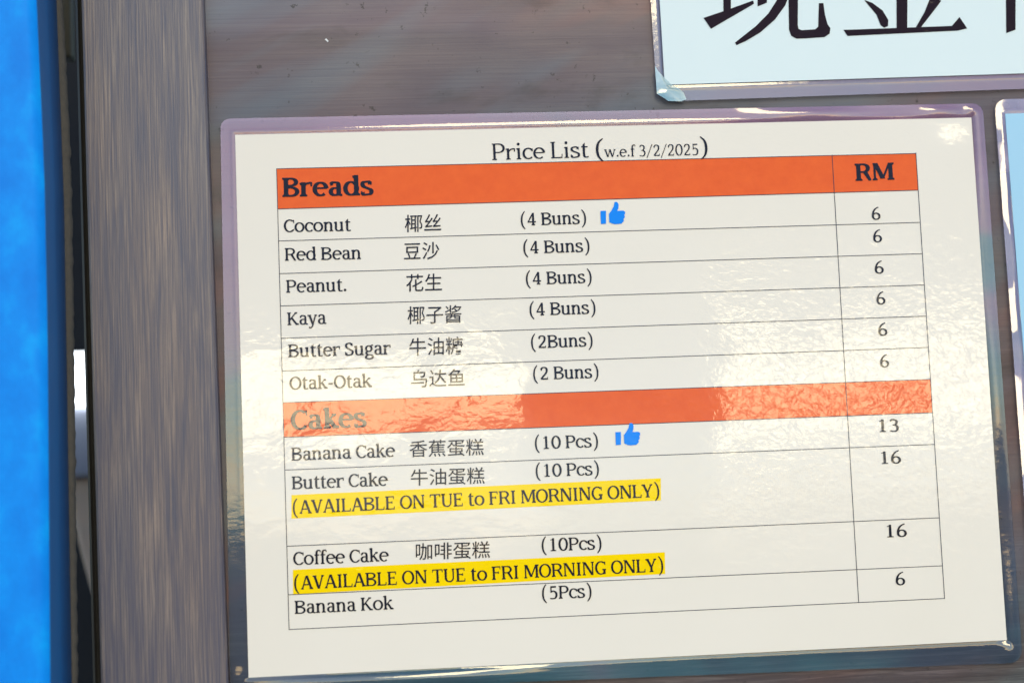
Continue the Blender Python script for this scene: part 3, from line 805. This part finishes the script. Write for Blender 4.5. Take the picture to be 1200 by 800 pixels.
# huge characters, drawn as the photograph shows them and completed above its edge
def ps(P): return [at(*p) for p in P]
def stroke(pts, widths):
    out = []; pts = [Vector(p) for p in pts]; L_ = []; R_ = []
    for i, p in enumerate(pts):
        d = (pts[min(i+1, len(pts)-1)]-pts[max(i-1, 0)]).normalized(); nn = Vector((-d.y, d.x))*widths[i]/2
        L_.append(tuple(p+nn)); R_.append(tuple(p-nn))
    return [[L_[i], L_[i+1], R_[i+1], R_[i]] for i in range(len(pts)-1)]
def character(polys, label):
    from mathutils.geometry import delaunay_2d_cdt
    vs = []; fs = []
    for p in polys:
        p = [(a, -b) for a, b in p]
        ar = sum(p[i][0]*p[(i+1) % len(p)][1]-p[(i+1) % len(p)][0]*p[i][1] for i in range(len(p)))
        if ar < 0: p = p[::-1]
        fs.append(list(range(len(vs), len(vs)+len(p)))); vs += [Vector(v) for v in p]
    r = delaunay_2d_cdt(vs, [], fs, 1, .001)
    T = [t for t, g in zip(r[2], r[5]) if len(g)]
    flat('lettering', ([at(v[0], -v[1]) for v in r[0]], T), BINK, cash, paper2, 5, label)
sw = [(925, -72), (925, -40), (922, -15), (915, 4), (904, 20), (888, 35), (872, 46), (862, 52)]
character([[(824.2, 21.6), (850, 13), (882.3, 1.2), (883.4, 5), (856, 21), (833, 34.3)], [(846.5, -98), (857, -98), (856.2, 14), (847.6, 16)],
           [(826, -100), (872, -103), (882, -97), (826, -94)], [(828, -50), (868, -53), (878, -47), (828, -44)],
           [(887, -104), (899, -100), (898.5, 3.8), (887.6, 8.2)], [(890, -101), (955, -104), (955, -98), (890, -95)], [(948, -104), (956, -109), (967, -101), (963, -97), (962, -14), (951.5, -10)]]
          + stroke(sw, [11, 12, 12, 11.5, 10.5, 9, 6.5, 3.5])
          + [[(923.4, -20), (935, -20), (934.6, 30), (935.6, 34.5), (939, 36), (955, 35), (958.5, 32), (959.4, 4.5), (964.6, 4.2), (966.5, 18), (969.5, 29), (972.8, 33.6),
              (972, 40), (966, 44), (945, 45.4), (933, 45.8), (927, 42.5), (924.4, 35)]], 'bold character for now')
character([[(988.2, 35.6), (1002, 35.2), (1115, 31), (1124, 20.6), (1133, 33.8), (1122, 36.4), (993, 42.6)], [(1050, -58), (1063.5, -58), (1062.8, 36), (1050.4, 36)],
           [(1010, -14), (1100, -18), (1108, -26), (1117, -16), (1112, -12), (1010, -7)], [(1022, -56), (1086, -59), (1093, -66), (1101, -57), (1096, -53), (1022, -50)],
           [(1012.4, .5), (1022, 4), (1034, 13), (1040.6, 24), (1040.4, 31), (1036, 33), (1031.6, 30), (1027, 18)], [(1091, -5), (1102.6, 1.6), (1098, 8), (1079, 32.4), (1073, 32.4), (1083, 15)]]
          + stroke([(1062, -112), (1048, -92), (1025, -68), (1004, -52), (988, -44)], [9, 9, 8, 6, 3]) + stroke([(1060, -110), (1080, -84), (1104, -63), (1138, -50)], [4, 8, 12, 5]), 'bold character for gold')
character([[(1178, -60), (1190, -66), (1189.6, 35.4), (1178.8, 39.4)]] + stroke([(1202, -112), (1190, -80), (1174, -52), (1160, -34)], [12, 11, 8, 3])
          + [[(1206, -62), (1290, -66), (1298, -74), (1307, -63), (1206, -56)], [(1270, -108), (1283, -106), (1282, 22), (1276, 34), (1266, 38), (1264, 30), (1250, 24), (1252, 21), (1269, 22)]]
          + stroke([(1222, -40), (1232, -26), (1238, -10)], [4, 9, 10]), 'bold character at the frame edge')

# ---------------------------------------------------------------- blue card at the right edge
k0 = Vector(at(1178, 133.5)); k1 = Vector(at(1197, 380)); dn = (k1-k0).normalized(); rt = Vector((-dn.y, dn.x))
if rt.x < 0: rt = -rt
PC3 = [tuple(k0), tuple(k0+rt*.21), tuple(k0+rt*.21+dn*.297), tuple(k0+dn*.297)]
side = thing('laminated_blue_card', 'sky blue laminated card cut off at the right edge beside the price list', 'card', Vector((k0.x+.1, WY, k0.y-.30)))
slab('paper', PC3, 0, .0003, BPAPER2, side)
def side_y(x, z, t): return .0003+.00015*noise.noise(Vector((x*40, z*40, 3)))
oq = [at(1165.5, 116.5), tuple(Vector(PC3[1])+rt*.006-dn*.005), tuple(Vector(PC3[2])+rt*.006+dn*.006), tuple(Vector(PC3[3])-rt*.0045+dn*.006)]
rim('film_rim', norm_outline(oq, [.0055]*4), PC3, FILM_C, side, side_y)
